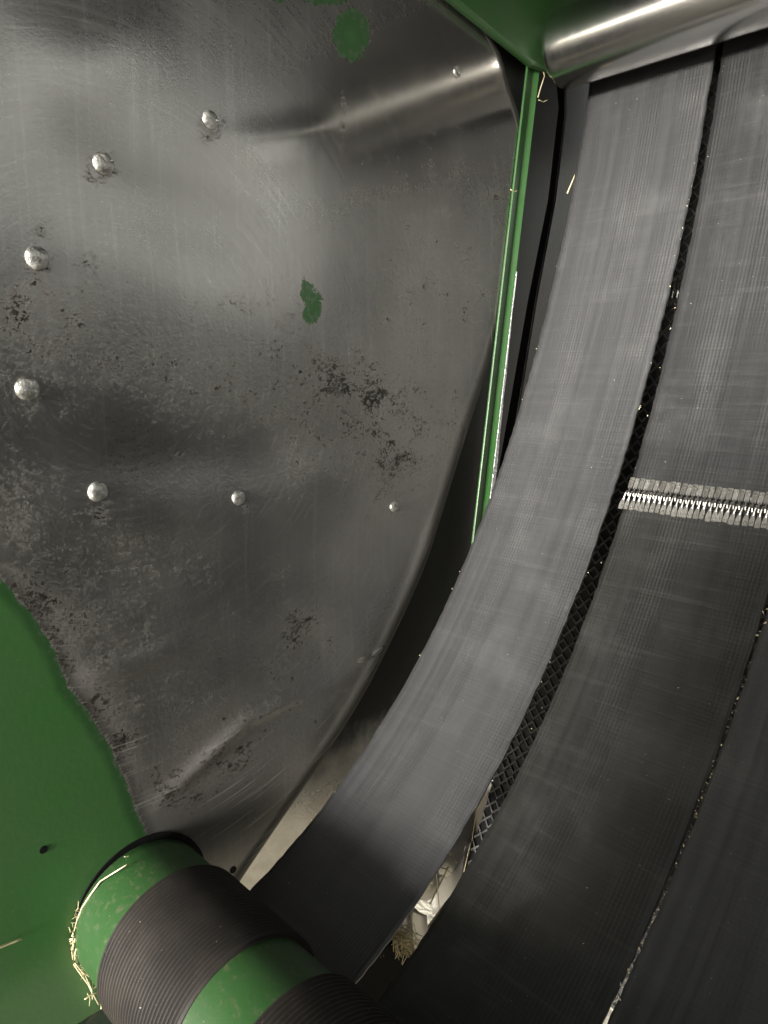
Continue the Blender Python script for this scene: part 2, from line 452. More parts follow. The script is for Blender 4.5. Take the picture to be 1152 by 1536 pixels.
# ------------------------------------------------------------------ unseen cover, panel and wall added to shade the chamber
cover = bmesh.new()
prism(cover, [Vector((-.15, y, CAM_Z + z)) for y, z in ((-.7, .56), (.3, .645), (1.0, .67), (1.6, .66), (1.6, .68), (1.0, .69), (.3, .665), (-.7, .58))], Vector((1.15, 0, 0)))  # added cover, edges set to limit sky and sun on the belts
tag(link('shade_cover', cover, M['black'], None, False), 'unseen dark cover added above the top roller to shade the bale chamber', 'cover')
fb = bmesh.new()
prism(fb, [Vector((.34, -.32, CAM_Z + .06)), Vector((1.3, -.32, CAM_Z + .06)), Vector((1.3, -.32, CAM_Z - .95)), Vector((.34, -.32, CAM_Z - .95))], Vector((0, -.01, 0)))  # added behind the camera only to shade the right-hand belts
tag(link('shade_panel', fb, M['black'], None, False), 'unseen dark panel added behind the viewer to shade the right-hand belts', 'panel')
ob = bmesh.new()
prism(ob, [Vector((1.3, y, CAM_Z + z)) for y, z in ((-.6, .28), (1.0, .36), (1.25, .16), (1.9, .16), (1.9, -.9), (-.6, -.9))], Vector((.01, .0, 0)))  # added wall, top edge stepped to cut light mirrored in the worn sheet
tag(link('shade_wall', ob, M['black'], None, False), 'unseen plain wall across from the worn one, added to cut the light', 'machine wall')
# ------------------------------------------------------------------ side wall
edge_px = [(660,-40),(742,70),(752,140),(780,190),(774,240),(760,330),(740,480),(727,560),(680,710),(640,840),(600,930),(545,1040),(480,1140),(400,1255)]
tab = []
for p in edge_px:
    a, b = P(*p); tab.append((b * D, a * D))
tab += [(-.60, .375), (-.66, .27), (-.74, .16), (-.9, .0)]
tab.sort()
def edge_y(z):
    return sum(interp(tab, z + o) * w for o, w in ((-.022, .25), (-.011, .25), (0, .0), (.011, .25), (.022, .25)))
ridges = [  # polyline in photo pixels, half width px, height m
    ([(330,215),(420,205),(500,190)], 26, .0016),
    ([(60,215),(180,290),(300,330),(460,390)], 70, -.0034),
    ([(40,778),(260,765),(420,770),(580,740)], 62, .0036),
    ([(40,690),(300,685),(520,690)], 56, -.0026),
    ([(60,860),(220,850),(400,850)], 50, -.0036),
    ([(120,1015),(200,995),(290,960)], 18, .0036),
    ([(235,1205),(300,1145),(370,1080),(430,1050),(520,1015)], 11, .0046),
    ([(420,720),(520,715),(590,695)], 40, .0036),
    ([(0,60),(120,90),(260,40)], 90, .0045),
    ([(470,890),(560,860),(640,760)], 50, -.0035),
    ([(330,1010),(430,960),(520,950)], 40, -.0035),
]
def wall_x(px, py):
    x = 0.0
    for poly, w, hgt in ridges:
        dd, _ = seg_dist((px, py), poly)
        if dd < 3.2 * w:
            (ax, ay), (bx, by) = poly[0], poly[-1]
            L = math.hypot(bx - ax, by - ay); t = ((px - ax) * (bx - ax) + (py - ay) * (by - ay)) / (L * L)
            end = 1.25 if bx > 770 else 1.0
            tp = sstep(-.12, .35, t) * sstep(-.12, .35, end - t)
            x += hgt * tp * math.exp(-(dd / w) ** 2)
    return x
flecks = [  # cx, cy, rx, ry, angle, density
    (530,610,210,100,15,.8),(250,560,190,60,12,.62),(60,500,120,80,0,.72),(120,940,120,160,35,.6),(380,1060,200,110,-30,.5),(670,400,110,170,0,.45),
    (520,585,130,42,10,1.0),(560,620,80,60,0,.8),(455,560,60,40,0,.7),(590,690,80,60,0,.75),(480,690,80,50,0,.65),(330,600,120,60,0,.55),
    (220,530,90,35,15,.65),(100,470,70,35,10,.7),(30,480,45,60,0,.85),(60,345,14,12,0,.8),(120,520,60,40,0,.5),
    (740,300,45,30,0,.62),(600,450,60,80,0,.5),(680,450,60,80,0,.5),
    (60,900,55,70,30,.9),(95,960,60,60,30,.9),(30,760,50,80,0,.7),(110,870,80,60,0,.6),(150,770,14,22,0,.95),(150,1060,70,60,0,.75),
    (460,950,55,60,-20,.85),(420,1010,40,60,0,.6),(320,1130,120,70,-30,.66),(260,1180,70,50,0,.8),(390,1090,60,50,0,.6),(430,990,30,60,0,.6),
    (180,1120,50,50,0,.75),(515,180,4,40,0,.75),(120,440,50,20,0,.6),(48,420,12,14,0,.9),(46,612,10,14,0,.8),(316,205,14,8,0,.75),
]
peels = [(430,800,190,120,0,1),(350,600,200,70,0,.9),(560,520,120,120,0,.8),(120,850,160,120,0,.9),(250,950,200,100,0,.9),(640,420,90,140,0,.7),(300,1100,170,90,0,.8),(520,690,120,80,0,.9),(100,480,120,60,0,.6),(230,540,120,60,0,.6)]
paint_edge = [(-400,640),(-100,800),(0,868),(45,920),(78,968),(102,1030),(132,1068),(165,1120),(188,1170),(203,1215),(222,1255),(250,1300),(330,1420),(420,1600),(500,1800)]
paint_spots = [(527,52,27,40,0),(458,437,9,18,0),(470,462,14,24,12),(490,-8,40,16,0),(420,-3,12,7,0)]
def blob(px, py, b):
    cx_, cy_, rx, ry, an = b[:5]; a = R(an); dx, dy = px - cx_, py - cy_
    return ((dx * math.cos(a) + dy * math.sin(a)) / rx) ** 2 + ((-dx * math.sin(a) + dy * math.cos(a)) / ry) ** 2
BOLTS = [(316,180,14),(155,245,17),(56,387,18),(41,583,18),(147,738,15),(358,747,11),(591,760,8)]
wall = empty('side_wall', 'worn grey steel side wall of the bale chamber with green paint left at its lower corner', 'machine wall', (0, .3, CAM_Z - .9))
bm = bmesh.new()
aF = bm.verts.layers.float.new('fleck'); aP = bm.verts.layers.float.new('peel'); aG = bm.verts.layers.float.new('paint'); aR = bm.verts.layers.float.new('grime_shade'); aS = bm.verts.layers.float.new('polish')
Z0, Z1, DZ, DY, Y0 = -.80, .62, .004, .004, -.16
nz = int((Z1 - Z0) / DZ); rows = []; ny = 250
bend_r, bend_a = .020, R(42)
for i in range(nz + 1):
    z = Z0 + (Z1 - Z0) * i / nz; ye = edge_y(z) - .006 + .016 * sstep(-.05, .12, z)
    dy = (edge_y(z + .01) - edge_y(z - .01)) / .02
    nrm = Vector((0, 1, -dy)).normalized()
    row = []
    for j in range(ny + 1):
        y = Y0 + (ye - Y0) * (1 - (1 - j / ny) ** 1.0)
        px, py = to_px(0, y, z + CAM_Z); x = 0.0
        if -300 < px < 1000 and -300 < py < 1700:
            x = wall_x(px, py)
        fade = sstep(0, .03, ye - y); x *= fade
        v = bm.verts.new((x, y, z + CAM_Z))
        fv = max([q[5] * math.exp(-blob(px, py, q) * .9) for q in flecks]); v[aF] = fv
        v[aP] = min(1, sum(q[5] * math.exp(-blob(px, py, q)) for q in peels))
        for bx_, by_, br_ in BOLTS:
            dd = math.hypot((px - bx_) / 1.0, (py - by_ - br_ * .35) / 1.15)
            if dd < br_ * 2.4: v[aF] = max(v[aF], (.55 if py > by_ else .25) * sstep(2.0, 1.1, dd / br_))
        dd, side = seg_dist((px, py), paint_edge); sd = dd if side > 0 else -dd
        v[aR] = math.exp(-(max(0, -sd) / 26) ** 2) * (1 if py > 850 else .3) if sd < 0 else 0
        sp = -60.0
        for q in paint_spots: sp = max(sp, (1 - math.sqrt(blob(px, py, q))) * min(q[2], q[3]) * .62)
        v[aS] = min(1, 1.15 * math.exp(-((px - 680) / 300) ** 2 - ((py - 140 + (px - 640) * .33) / 150) ** 2))
        v[aR] = max(v[aR], sstep(.026 - .018 * sstep(-.1, .1, z), .001, ye - y))  # sheet darkens into its edge: shade put into the colour
        v[aR] = max(v[aR], .9 * math.exp(-((px - 330) / 125) ** 4 - ((py - 1225 + (px - 330) * .35) / 95) ** 2))  # shade beside the roller painted in together with brown grime
        v[aG] = max(max(-60, min(60, sd)), sp)
        row.append(v)
    p0 = Vector((0, ye, z + CAM_Z))
    for k in range(1, 9):
        a = bend_a * k / 8
        v = bm.verts.new(p0 + nrm * bend_r * math.sin(a) - Vector((bend_r * (1 - math.cos(a)), 0, 0))); v[aG] = -60; v[aR] = 1; row.append(v)  # turned lip coloured dark all over as painted shade
    q0 = row[-1].co.copy()
    for k in range(1, 3):
        v = bm.verts.new(q0 + (nrm * math.cos(bend_a) - Vector((math.sin(bend_a), 0, 0))) * .0045 * k); v[aG] = -60; v[aR] = 1; row.append(v)
    rows.append(row)
for i in range(nz):
    for j in range(len(rows[0]) - 1):
        bm.faces.new((rows[i][j], rows[i][j + 1], rows[i + 1][j + 1], rows[i + 1][j]))
keep(link('steel_sheet', bm, M['wall']), wall)

# carriage bolt heads in the wall
def bolt_mesh(name, r, h, dent):
    bm = bmesh.new(); rows = []; n = 24; rnd = random.Random(int(r * 1e6))
    for k in range(9):
        a = k / 8 * R(82); rr = r * math.sin(a) / math.sin(R(82)); x = h * (math.cos(a) - math.cos(R(82))) / (1 - math.cos(R(82)))
        if dent and k < 4: x -= dent * (1 - (k / 4) ** 2)
        rows.append([Vector((x + rnd.uniform(-1, 1) * .00022, max(rr, .0003) * math.cos(q) * (1 + rnd.uniform(-.02, .02)), max(rr, .0003) * math.sin(q))) for q in [2 * math.pi * m / n for m in range(n)]])
    rows.append([Vector((-.003, r * 1.0 * math.cos(q), r * math.sin(q))) for q in [2 * math.pi * m / n for m in range(n)]])
    vs = grid_bm(bm, rows, True); bm.faces.new(vs[0]); bmesh.ops.recalc_face_normals(bm, faces=bm.faces)
    me = bpy.data.meshes.new(name); bm.to_mesh(me); bm.free(); me.materials.append(M['bolt'])
    for p in me.polygons: p.use_smooth = True
    return me
for px, py, r, dent in [(316,180,.0085,0),(155,245,.0095,0),(56,387,.0098,0),(41,583,.010,0),(147,738,.0093,0),(358,747,.0078,0),(591,760,.0069,0),(686,108,.0068,.0035)]:
    o = shared('bolt_head', bolt_mesh('bolt_head', r, r * .38, dent))
    o.location = at(px, py, .0008 + wall_x(px, py)); o.rotation_euler = (random.uniform(0, 6), 0, 0); keep(o, wall)
    if dent: o['label'] = 'hollow rivet head on the bright crease'

# small holes in the green sheet and by the belt edge
for px, py, r in [(65,1275,.0036),(350,1305,.0042)]:
    bm = bmesh.new(); c = at(px, py, .0006)
    vs = lathe_x(bm, [(-.004, r), (.0002, r), (.0003, r * .95)], (0, 0), 24); bm.faces.new(vs[-1])
    o = link('drilled_hole', bm, M['black'], None, False); o.location = c; keep(o, wall)

# weld bead lying on the edge of the sheet
bm = bmesh.new()
for (x0, y0, x1_, y1_, r) in [(536,993,553,984,.0042),(557,984,576,970,.0038),(578,968,607,946,.0016)]:
    a, b = at(x0, y0, .001), at(x1_, y1_, .001)
    if x0 > 570: b.x -= .018; b = b + Vector((0, .0, 0))
    pts = [a.lerp(b, k / 6) for k in range(7)]
    rr = []
    rows = []
    t = (b - a).normalized(); u = t.cross(Vector((1, 0, 0))).normalized(); v = Vector((1, 0, 0))
    for k, p in enumerate(pts):
        s = max(.12, math.sin(math.pi * (k + .3) / 6.6)) * r
        rows.append([p + u * math.cos(q) * s + v * math.sin(q) * s * .5 for q in [2 * math.pi * m / 10 for m in range(10)]])
    grid_bm(bm, rows, True)
keep(link('weld_bead', bm, M['wall']), wall)
me = bpy.data.objects['weld_bead'].data
at_ = me.attributes.new('paint', 'FLOAT', 'POINT')
for i in range(len(me.vertices)): at_.data[i].value = -60

# ------------------------------------------------------------------ tailgate frame beside the belts
frame = empty('tailgate_frame', 'green painted edge bar and gusset of the tailgate between the wall and the belts', 'machine frame', (0, .85, CAM_Z))
def bar_along(p0, p1, prof, mat, name, n=40, wob=0.0):
    """prof: list of (across, out) offsets; across is the in-plane normal, out is +x"""
    t = (p1 - p0).normalized(); ac = Vector((0, -t.z, t.y)); ac = ac if ac.y > 0 else -ac
    bm = bmesh.new(); rows = []
    for k in range(n + 1):
        p = p0.lerp(p1, k / n)
        rows.append([p + ac * (a + random.uniform(-1, 1) * wob) + Vector((o + random.uniform(-1, 1) * wob, 0, 0)) for a, o in (prof(k / n) if callable(prof) else prof)])
    vs = grid_bm(bm, rows, True); bm.faces.new(vs[0]); bm.faces.new(vs[-1][::-1]); bmesh.ops.recalc_face_normals(bm, faces=bm.faces)
    return keep(link(name, bm, mat, None, False), frame)
b0, b1 = at(806, 70, .004), at(703, 960, .004)
bar_along(b0, b1, [(-.0160, -.0012), (-.0157, -.0002), (-.0148, .0000), (-.0010, -.0024), (.0004, -.0024), (.0078, .0026), (.0088, .0014), (.0088, -.0040), (-.0158, -.0032)], M['green'], 'edge_bar')
e0, e1 = b0.lerp(b1, .36), b1
def worn_prof(f_):
    w = .0012 + .0066 * sstep(0, .75, f_) + .0007 * math.sin(41 * f_) * math.sin(17 * f_)
    return [(.0078, .0022), (.0086, .0031), (.0086 + w * .8, .0031 + w * .22), (.0086 + w, .0022), (.0086 + w, -.0035), (.0080, -.0035)]
bar_along(e0, e1, worn_prof, M['worn'], 'worn_edge_strip', 240, .00018)
# gusset plate at the top
bm = bmesh.new()
gp = [at(801, 98, .016), at(680, -1, .016), at(520, -130, .016), at(760, -320, .016), at(1010, -120, .016), at(900, 60, .016), at(826, 108, .016)]
prism(bm, gp, Vector((-.013, 0, 0)))
o = link('gusset_plate', bm, M['green'], None, False); keep(o, frame)
bv = o.modifiers.new('bevel', 'BEVEL'); bv.width = .0045; bv.segments = 2
# dark side sheets beyond the bar
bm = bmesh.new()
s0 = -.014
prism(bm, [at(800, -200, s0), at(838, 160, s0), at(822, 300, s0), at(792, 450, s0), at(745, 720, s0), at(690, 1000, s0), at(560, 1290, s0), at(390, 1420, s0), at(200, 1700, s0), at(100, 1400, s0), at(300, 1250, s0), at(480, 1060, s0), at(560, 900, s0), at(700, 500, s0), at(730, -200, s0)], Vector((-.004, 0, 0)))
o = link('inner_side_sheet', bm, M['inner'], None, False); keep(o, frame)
bm = bmesh.new()
prism(bm, [at(850, -200, s0), at(850, 170, s0), at(834, 300, s0), at(806, 450, s0), at(765, 700, s0), at(720, 950, s0), at(900, 950, s0), at(1100, 500, s0), at(1150, 100, s0), at(1150, -200, s0)], Vector((-.004, 0, 0)))
o = link('outer_side_sheet', bm, M['dark_steel'], None, False); keep(o, frame)
bm = bmesh.new()
prism(bm, [Vector((-.075, .30, CAM_Z + .65)), Vector((-.075, 1.7, CAM_Z + .65)), Vector((-.075, 1.7, CAM_Z - .35)), Vector((-.075, .9, CAM_Z - .5)), Vector((-.075, .55, CAM_Z - .45))], Vector((-.004, 0, 0)))
o = link('back_panel', bm, M['black'], None, False); keep(o, frame)

# ------------------------------------------------------------------ belts
GAP = .0128
BELT_L = [(.0465, .0465), (.2315, .2475), (.4225, .4225)]        # left edge, top and bottom of the run
BELT_R = [(.2225, .2180), (.4195, .4195), (.6000, .6000)]
def belt_x(k): return BELT_L[k][0] + (BELT_L[k][1] - BELT_L[k][0]) * .4

LB = []
lace_s = FP.near(P(938, 738)[0] * (D - belt_x(1)), CAM_Z + P(938, 738)[1] * (D - belt_x(1)))
def make_belt(k, label, mat, lace=None):
    root = empty('baler_belt', label, 'belt', (belt_x(k) + BELT_W / 2, .8, CAM_Z), 'smooth rubber belts side by side')
    s_a, s_b = .30, FP.L - .28
    def lim(d):
        f_ = max(0, min(1, (d - s_a) / (s_b - s_a)))
        return tuple(e[0] + (e[1] - e[0]) * f_ for e in (BELT_L[k], BELT_R[k]))
    for nm, d0, d1, sk in ([('belt_web', 0, FP.L, 0)] if lace is None else [('belt_web', 0, lace - .0065, 0), ('belt_web', lace + .0065, FP.L, 0)]):
        bm = bmesh.new(); uvl = bm.loops.layers.uv.new('UVMap')
        belt_strip(bm, uvl, FP, None, lim, d0, d1, .003, skew=sk)
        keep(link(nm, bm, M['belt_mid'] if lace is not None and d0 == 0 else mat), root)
    return root
belt1 = make_belt(0, 'grey rubber belt nearest the steel wall, its whole width in view', M['belt'])
belt2 = make_belt(1, 'rubber belt joined by a row of metal lacing clips', M['belt_dark'], lace_s)
belt3 = make_belt(2, 'rubber belt at the lower right, past the narrow slit', M['belt_right'])

# lacing of belt 2
def clip_mesh(sgn):
    """one lacing clip: two riveted tabs and two wire loops; local x across, y along belt, z out"""
    bm = bmesh.new()
    def tab_(xc, w, y0, y1, z, w2):
        pr = [(-w / 2, y0), (-w / 2 + .0006, y0 - .0006), (w / 2 - .0006, y0 - .0006), (w / 2, y0), (w / 2, (y0 + y1) / 2), (w2 / 2, y1), (-w2 / 2, y1), (-w / 2, (y0 + y1) / 2)]
        prism(bm, [Vector((xc + a, b * sgn, z)) for a, b in pr], Vector((0, 0, .0012)))
    for xc, w in ((-.0032, .0057), (.0031, .0052)):
        y_out = -.0196 if xc < 0 else -.0190
        tab_(xc, w, y_out, -.0066, .0012, .0030 if sgn < 0 else .0044)
        rows = [[Vector((xc + q * math.cos(a), (y_out + .0028) * sgn + q * math.sin(a), .0025 + hh)) for a in [2 * math.pi * m / 8 for m in range(8)]] for q, hh in ((.0016, 0), (.0013, .0009), (.0007, -.0004))]
        vs = grid_bm(bm, rows, True); bm.faces.new(vs[-1])
        sh = .0014
        pts = [Vector((xc, -.0080 * sgn, .0018)), Vector((xc + sh * .3, -.0045 * sgn, .0026)), Vector((xc + sh * .8, 0, .0034)), Vector((xc + sh, .0030 * sgn, .0026)), Vector((xc + sh, .0042 * sgn, 0))]
        tube(bm, pts, .00115, 6, 1, False)
    bmesh.ops.recalc_face_normals(bm, faces=bm.faces)
    me = bpy.data.meshes.new('lacing_clip'); bm.to_mesh(me); bm.free(); me.materials.append(M['zinc']); return me
clip_a, clip_b = clip_mesh(1), clip_mesh(-1)
pl, tl, nl = FP.at(lace_s)
NCL = 14; pitch = BELT_W / NCL
for k in range(NCL):
    for me, sg in ((clip_a, 1), (clip_b, -1)):
        x = belt_x(1) + pitch * (k + .5) - (0 if sg == 1 else .0031)
        yv = tl; m = Matrix((Vector((1, 0, 0)), yv, nl)).transposed().to_4x4()
        m.translation = pl + Vector((x + random.uniform(-.0004, .0004), 0, 0)) + nl * random.uniform(.0002, .0009) + tl * random.uniform(-.0007, .0007)
        m = m @ Matrix.Rotation(random.uniform(-.04, .04), 4, 'Z') @ Matrix.Rotation(random.uniform(-.05, .05), 4, 'Y')
        o = shared('lacing_clip', me); o.matrix_world = m
        o.parent = belt2; o.matrix_parent_inverse = Matrix.Translation(-belt2.location)
bm = bmesh.new(); tube(bm, [pl + nl * .0012 + Vector((belt_x(1) - .007 + q * (BELT_W + .009), 0, 0)) for q in [k / 12 for k in range(13)]], .0010, 6, 1, False)
keep(link('hinge_pin', bm, M['dark_steel']), belt2)

# rear runs with diamond tread
for k, lab in ((0, 'treaded rubber belt run seen dark through the wide gap'), (1, 'treaded rubber belt run behind the laced belt'), (2, 'treaded rubber belt run behind the narrow slit')):
    root = empty('treaded_belt', lab, 'belt', (belt_x(k), 1.0, CAM_Z), 'treaded belt runs behind the smooth belts')
    bm = bmesh.new(); uvl = bm.loops.layers.uv.new('UVMap')
    belt_strip(bm, uvl, RP, belt_x(k), belt_x(k) + BELT_W, 0, RP.L, .006, nx=6, ds=.014)
    keep(link('belt_web', bm, M['rear']), root)
    bm = bmesh.new(); per = .022; n = int(RP.L / per); half = .016
    cells = int(BELT_W / half)
    for i in range(n):
        for c in range(cells):
            for sg in (1, -1):
                xa, xb = belt_x(k) + c * half, belt_x(k) + (c + 1) * half
                da, db = (i * per, (i + .8) * per) if sg > 0 else ((i + .8) * per, i * per)
                if db >= RP.L or da >= RP.L: continue
                pa, ta, na = RP.at(da); pb, tb, nb = RP.at(db)
                w = .0016
                q = [pa + Vector((xa, 0, 0)) - ta * w, pb + Vector((xb, 0, 0)) - tb * w, pb + Vector((xb, 0, 0)) + tb * w, pa + Vector((xa, 0, 0)) + ta * w]
                nn = [na, nb, nb, na]
                lo = [bm.verts.new(v + m_ * .0008) for v, m_ in zip(q, nn)]; hi = [bm.verts.new(v + m_ * .0036) for v, m_ in zip(q, nn)]
                bm.faces.new(hi)
                for e in range(4): bm.faces.new((lo[e], lo[(e + 1) % 4], hi[(e + 1) % 4], hi[e]))
    bmesh.ops.recalc_face_normals(bm, faces=bm.faces)
    o = link('diamond_tread', bm, M['tread'], None, False); o['kind'] = 'stuff'; keep(o, root)

# ------------------------------------------------------------------ top roller
sc_top = (D - .03) / D
tc = (.9857 * sc_top, CAM_Z + .4493 * sc_top); tr = .0506 * sc_top
roller = empty('top_roller', 'polished bare steel roller above the belts at the top right', 'roller', (.03, tc[0], tc[1]))
bm = bmesh.new()
prof = [(.030, .008), (.030, tr * .80)] + [(.030 + .010 * (1 - math.cos(a)), tr - .010 + .010 * math.sin(a)) for a in [R(q) for q in (0, 18, 36, 54, 72, 90)]]
prof += [(.04 + .02 * k, tr) for k in range(1, 62)]
lathe_x(bm, prof, tc, 128)
keep(link('roller_shell', bm, M['chrome']), roller)
bm = bmesh.new(); lathe_x(bm, [(-.02, .016), (.05, .016)], tc, 32); keep(link('axle_stub', bm, M['dark_steel']), roller)

# ------------------------------------------------------------------ drive roller, bottom left
dc = (.2851, CAM_Z - .5453)
drum = empty('drive_roller', 'green roller with ribbed rubber sleeves at the lower left', 'roller', (0, dc[0], dc[1]))
bm = bmesh.new()
lathe_x(bm, [(.0035, .03), (.0035, .0700), (.0045, .0712)] + [(.0045 + .01 * k, .0712) for k in range(1, 125)], dc, 128)
keep(link('drum', bm, M['drum_green']), drum)
def sleeve(x0, x1_, nr):
    bm = bmesh.new(); w = (x1_ - x0) / nr; pr = [(x0, .0700), (x0, .0742)]
    rr = .0772
    for k in range(nr):
        b = x0 + k * w
        for f_, h in ((.04, -.0038), (.26, -.0034), (.42, -.0003), (.5, 0), (.72, 0), (.8, -.0003), (.97, -.0038)): pr.append((b + f_ * w, rr + h))
    pr += [(x1_, .0742), (x1_, .0700)]
    lathe_x(bm, pr, dc, 128); return keep(link('rubber_sleeve', bm, M['ridge']), drum)
sleeve(.071, .1945, 27); sleeve(.2555, .379, 27)
# black ring standing in for the dark gap where roller meets wall
bm = bmesh.new(); lathe_x(bm, [(-.02, .0724), (.0010, .0724), (.0012, .0722), (.0012, .0640), (-.02, .064)], (dc[0] + .0034, dc[1] + .0036), 96)
keep(link('gap_shade_ring', bm, M['black'], None, False), drum)

# ------------------------------------------------------------------ things seen through the gap, behind the belts
def plate(name, pts, s, mat, label, cat, thick=.004, curl=.0):
    """curved offcut plate: pts = photo corners (4), s = distance along x from the camera"""
    bm = bmesh.new(); c = [at(px, py, D - q) for (px, py), q in zip(pts, s)]
    rows = []
    for i in range(9):
        row = []
        for j in range(9):
            u, v = i / 8, j / 8
            p = (c[0] * (1 - u) + c[1] * u) * (1 - v) + (c[3] * (1 - u) + c[2] * u) * v
            row.append(p + Vector((curl * math.sin(math.pi * u), 0, curl * math.sin(math.pi * v))))
        rows.append(row)
    grid_bm(bm, rows)
    o = link(name, bm, mat); md = o.modifiers.new('thick', 'SOLIDIFY'); md.thickness = thick
    return tag(o, label, cat)
plate('deflector_plate', [(655,1170),(770,1170),(712,1330),(590,1340)], [.64,.64,.60,.60], M['brown'], 'brown bare metal plate at the top of the lit gap', 'metal plate', .003, .008)
plate('bright_flap', [(646,1312),(668,1268),(684,1290),(672,1318)], [.515,.515,.505,.505], M['bare'], 'small bright metal flap above the crossed straws in the gap', 'metal plate', .002, .003)
plate('guide_plate', [(570,1352),(652,1268),(660,1325),(640,1352)], [.49,.485,.48,.485], M['bare'], 'pale steel flap sloping across the middle of the lit gap', 'metal plate', .003, .004)
plate('twine_guide', [(640,1320),(700,1270),(690,1340),(648,1372)], [.55,.545,.54,.545], M['bare'], 'rumpled shiny sheet behind the crossed straws in the gap', 'metal plate', .002, .014)
plate('stripper_plate', [(560,1420),(612,1358),(632,1372),(612,1440)], [.475,.47,.465,.47], M['mottled'], 'mottled grey plate behind the hay tuft in the gap', 'metal plate', .003, .003)
plate('scuffed_flap', [(616,1362),(640,1372),(642,1402),(618,1432)], [.462,.46,.457,.46], M['bare'], 'scuffed white rim beside the mottled grey plate in the gap', 'metal plate', .003, .004)
plate('cross_member', [(520,1432),(588,1412),(640,1442),(540,1600)], [.465,.46,.455,.455], M['black'], 'black frame piece at the lower end of the gap', 'frame piece', .008)
# ------------------------------------------------------------------ straw
def stalk(pts, r, label, group=None, name='straw_stalk'):
    bm = bmesh.new(); base = pts[0].copy()
    q = []
    for a, b in zip(pts, pts[1:]):
        for k in range(3): q.append(a.lerp(b, k / 3) - base)
    q.append(pts[-1] - base)
    tube(bm, q, r, 5, .55)
    o = link(name, bm, M['straw']); o.location = base
    return tag(o, label, 'straw', group)
def ring_pt(deg, r, x): return Vector((x, dc[0] + r * math.cos(R(deg)), dc[1] + r * math.sin(R(deg))))

def px_stalk(pts, x, r, label, group=None, name='straw_stalk', xs=None):
    q = [at(px, py, x if xs is None else xs[k]) for k, (px, py) in enumerate(pts)]
    return stalk(q, r, label, group, name)
RING = 'straws caught round the green roller'
ring_straws = [
    ([(190,1297),(150,1322),(135,1343),(123,1362),(117,1375)], [.030,.014,.010,.008,.006], .0011, 'longest straw curving round the top of the green roller end'),
    ([(152,1331),(143,1338),(134,1344)], None, .0010, None), ([(149,1343),(142,1344),(135,1347)], None, .0013, None), ([(163,1310),(150,1320),(144,1324)], None, .0009, None),
    ([(128,1379),(121,1384),(114,1389)], None, .0010, None), ([(126,1376),(122,1380),(124,1384)], None, .0008, None), ([(118,1397),(113,1408),(110,1420)], None, .0011, None),
    ([(121,1402),(116,1408),(112,1414)], None, .0008, None), ([(117,1418),(113,1428),(112,1440)], None, .0010, None), ([(135,1345),(124,1362),(116,1380),(110,1402),(109,1425)], None, .0012, None),
    ([(119,1376),(112,1395),(110,1410)], None, .0010, None), ([(112,1440),(116,1428),(117,1416)], None, .0008, None), ([(198,1283),(192,1284),(186,1285)], None, .0007, None),
    ([(111,1446),(121,1461),(132,1476),(148,1507)], None, .0014, None), ([(113,1445),(128,1463),(139,1487)], None, .0010, None), ([(119,1453),(130,1462),(141,1470)], None, .0011, None),
    ([(127,1499),(136,1493),(147,1488)], None, .0008, None), ([(131,1490),(135,1498),(134,1509)], None, .0006, None), ([(134,1474),(138,1490),(139,1499)], None, .0009, None),
    ([(152,1503),(152,1520),(150,1545)], None, .0011, 'upright straw below the roller end at the bottom edge'), ([(158,1510),(154,1518),(152,1526)], None, .0008, None),
    ([(116,1450),(124,1455),(134,1457),(141,1464)], None, .0009, None), ([(140,1483),(146,1478),(150,1474)], None, .0008, None),
]
places = ['short forked bit of straw high on the left of the green roller end', 'stubby flat straw just under the longest straw on the roller end', 'thin straw lying along the longest straw near its middle',
    'hooked bit of straw halfway down the left rim of the roller end', 'tiny upright straw crossing the hooked bit on the left rim', 'straw lying along the rim below the hooked bit',
    'thin slanting straw at the leftmost point of the roller end', 'straw in the dark rim just above the bent clump', 'long bent straw following the whole left rim of the roller end', 'straw inside the long bent one, low on the left rim',
    'fine straw crossing at the lowest part of the left rim', 'wispy straw at the top of the roller end by the dark rim', 'long straw hanging down to the left of the ribbed sleeve', 'straw beside the long hanging one, nearer the sleeve',
    'short straw bridging the rim and the ribbed sleeve', 'straw lying level below the roller end', 'fine wisp pointing down below the level straw', 'straw between the hanging straw and the sleeve edge', '', 'short straw leaning on the upright straw at the bottom edge',
    'curved straw at the start of the hanging clump', 'last bit of straw tucked under the ribbed sleeve']
for n_, (pts, xs, r, lab) in enumerate(ring_straws):
    px_stalk(pts, .0075 + random.uniform(-.003, .004), r, lab or places[n_ - 1], RING, xs=xs)
px_stalk([(-14,1426),(10,1417),(33,1408)], .004, .0016, 'lone straw on the green paint at the left edge')
px_stalk([(851,290),(857,276),(866,254)], .043, .0013, 'straw poking out beside the left edge of the grey belt near the top')
px_stalk([(766,284),(770,288),(776,286)], .012, .0010, 'pale chaff bit on the green edge bar')
px_stalk([(807,146),(811,132),(817,114),(815,108)], .014, .0012, 'curled straw hooked under the end of the polished roller')
px_stalk([(808,150),(815,153),(821,150)], .010, .0012, 'short stub under the end of the polished roller')
def gx(py): return .15
gap_straws = [([(652,1292),(656,1325),(659,1368)], 'straight pale straw standing in the lit gap'), ([(673,1300),(658,1330),(645,1356)], 'straw crossing the standing one in the lit gap'),
    ([(672,1352),(655,1374),(637,1398)], 'thick tan straw along the right side of the lit gap'), ([(662,1302),(670,1304),(678,1311)], 'short straw on top of the crossed straws in the gap')]
for pts, lab in gap_straws: px_stalk(pts, .196 - .02 * random.random(), .0012 if 'thick' not in lab else .0020, lab)
px_stalk([(719,1200),(714,1222),(709,1252),(708,1262)], .10, .0012, 'tan frayed cord hanging beside the diamond tread, upper length')
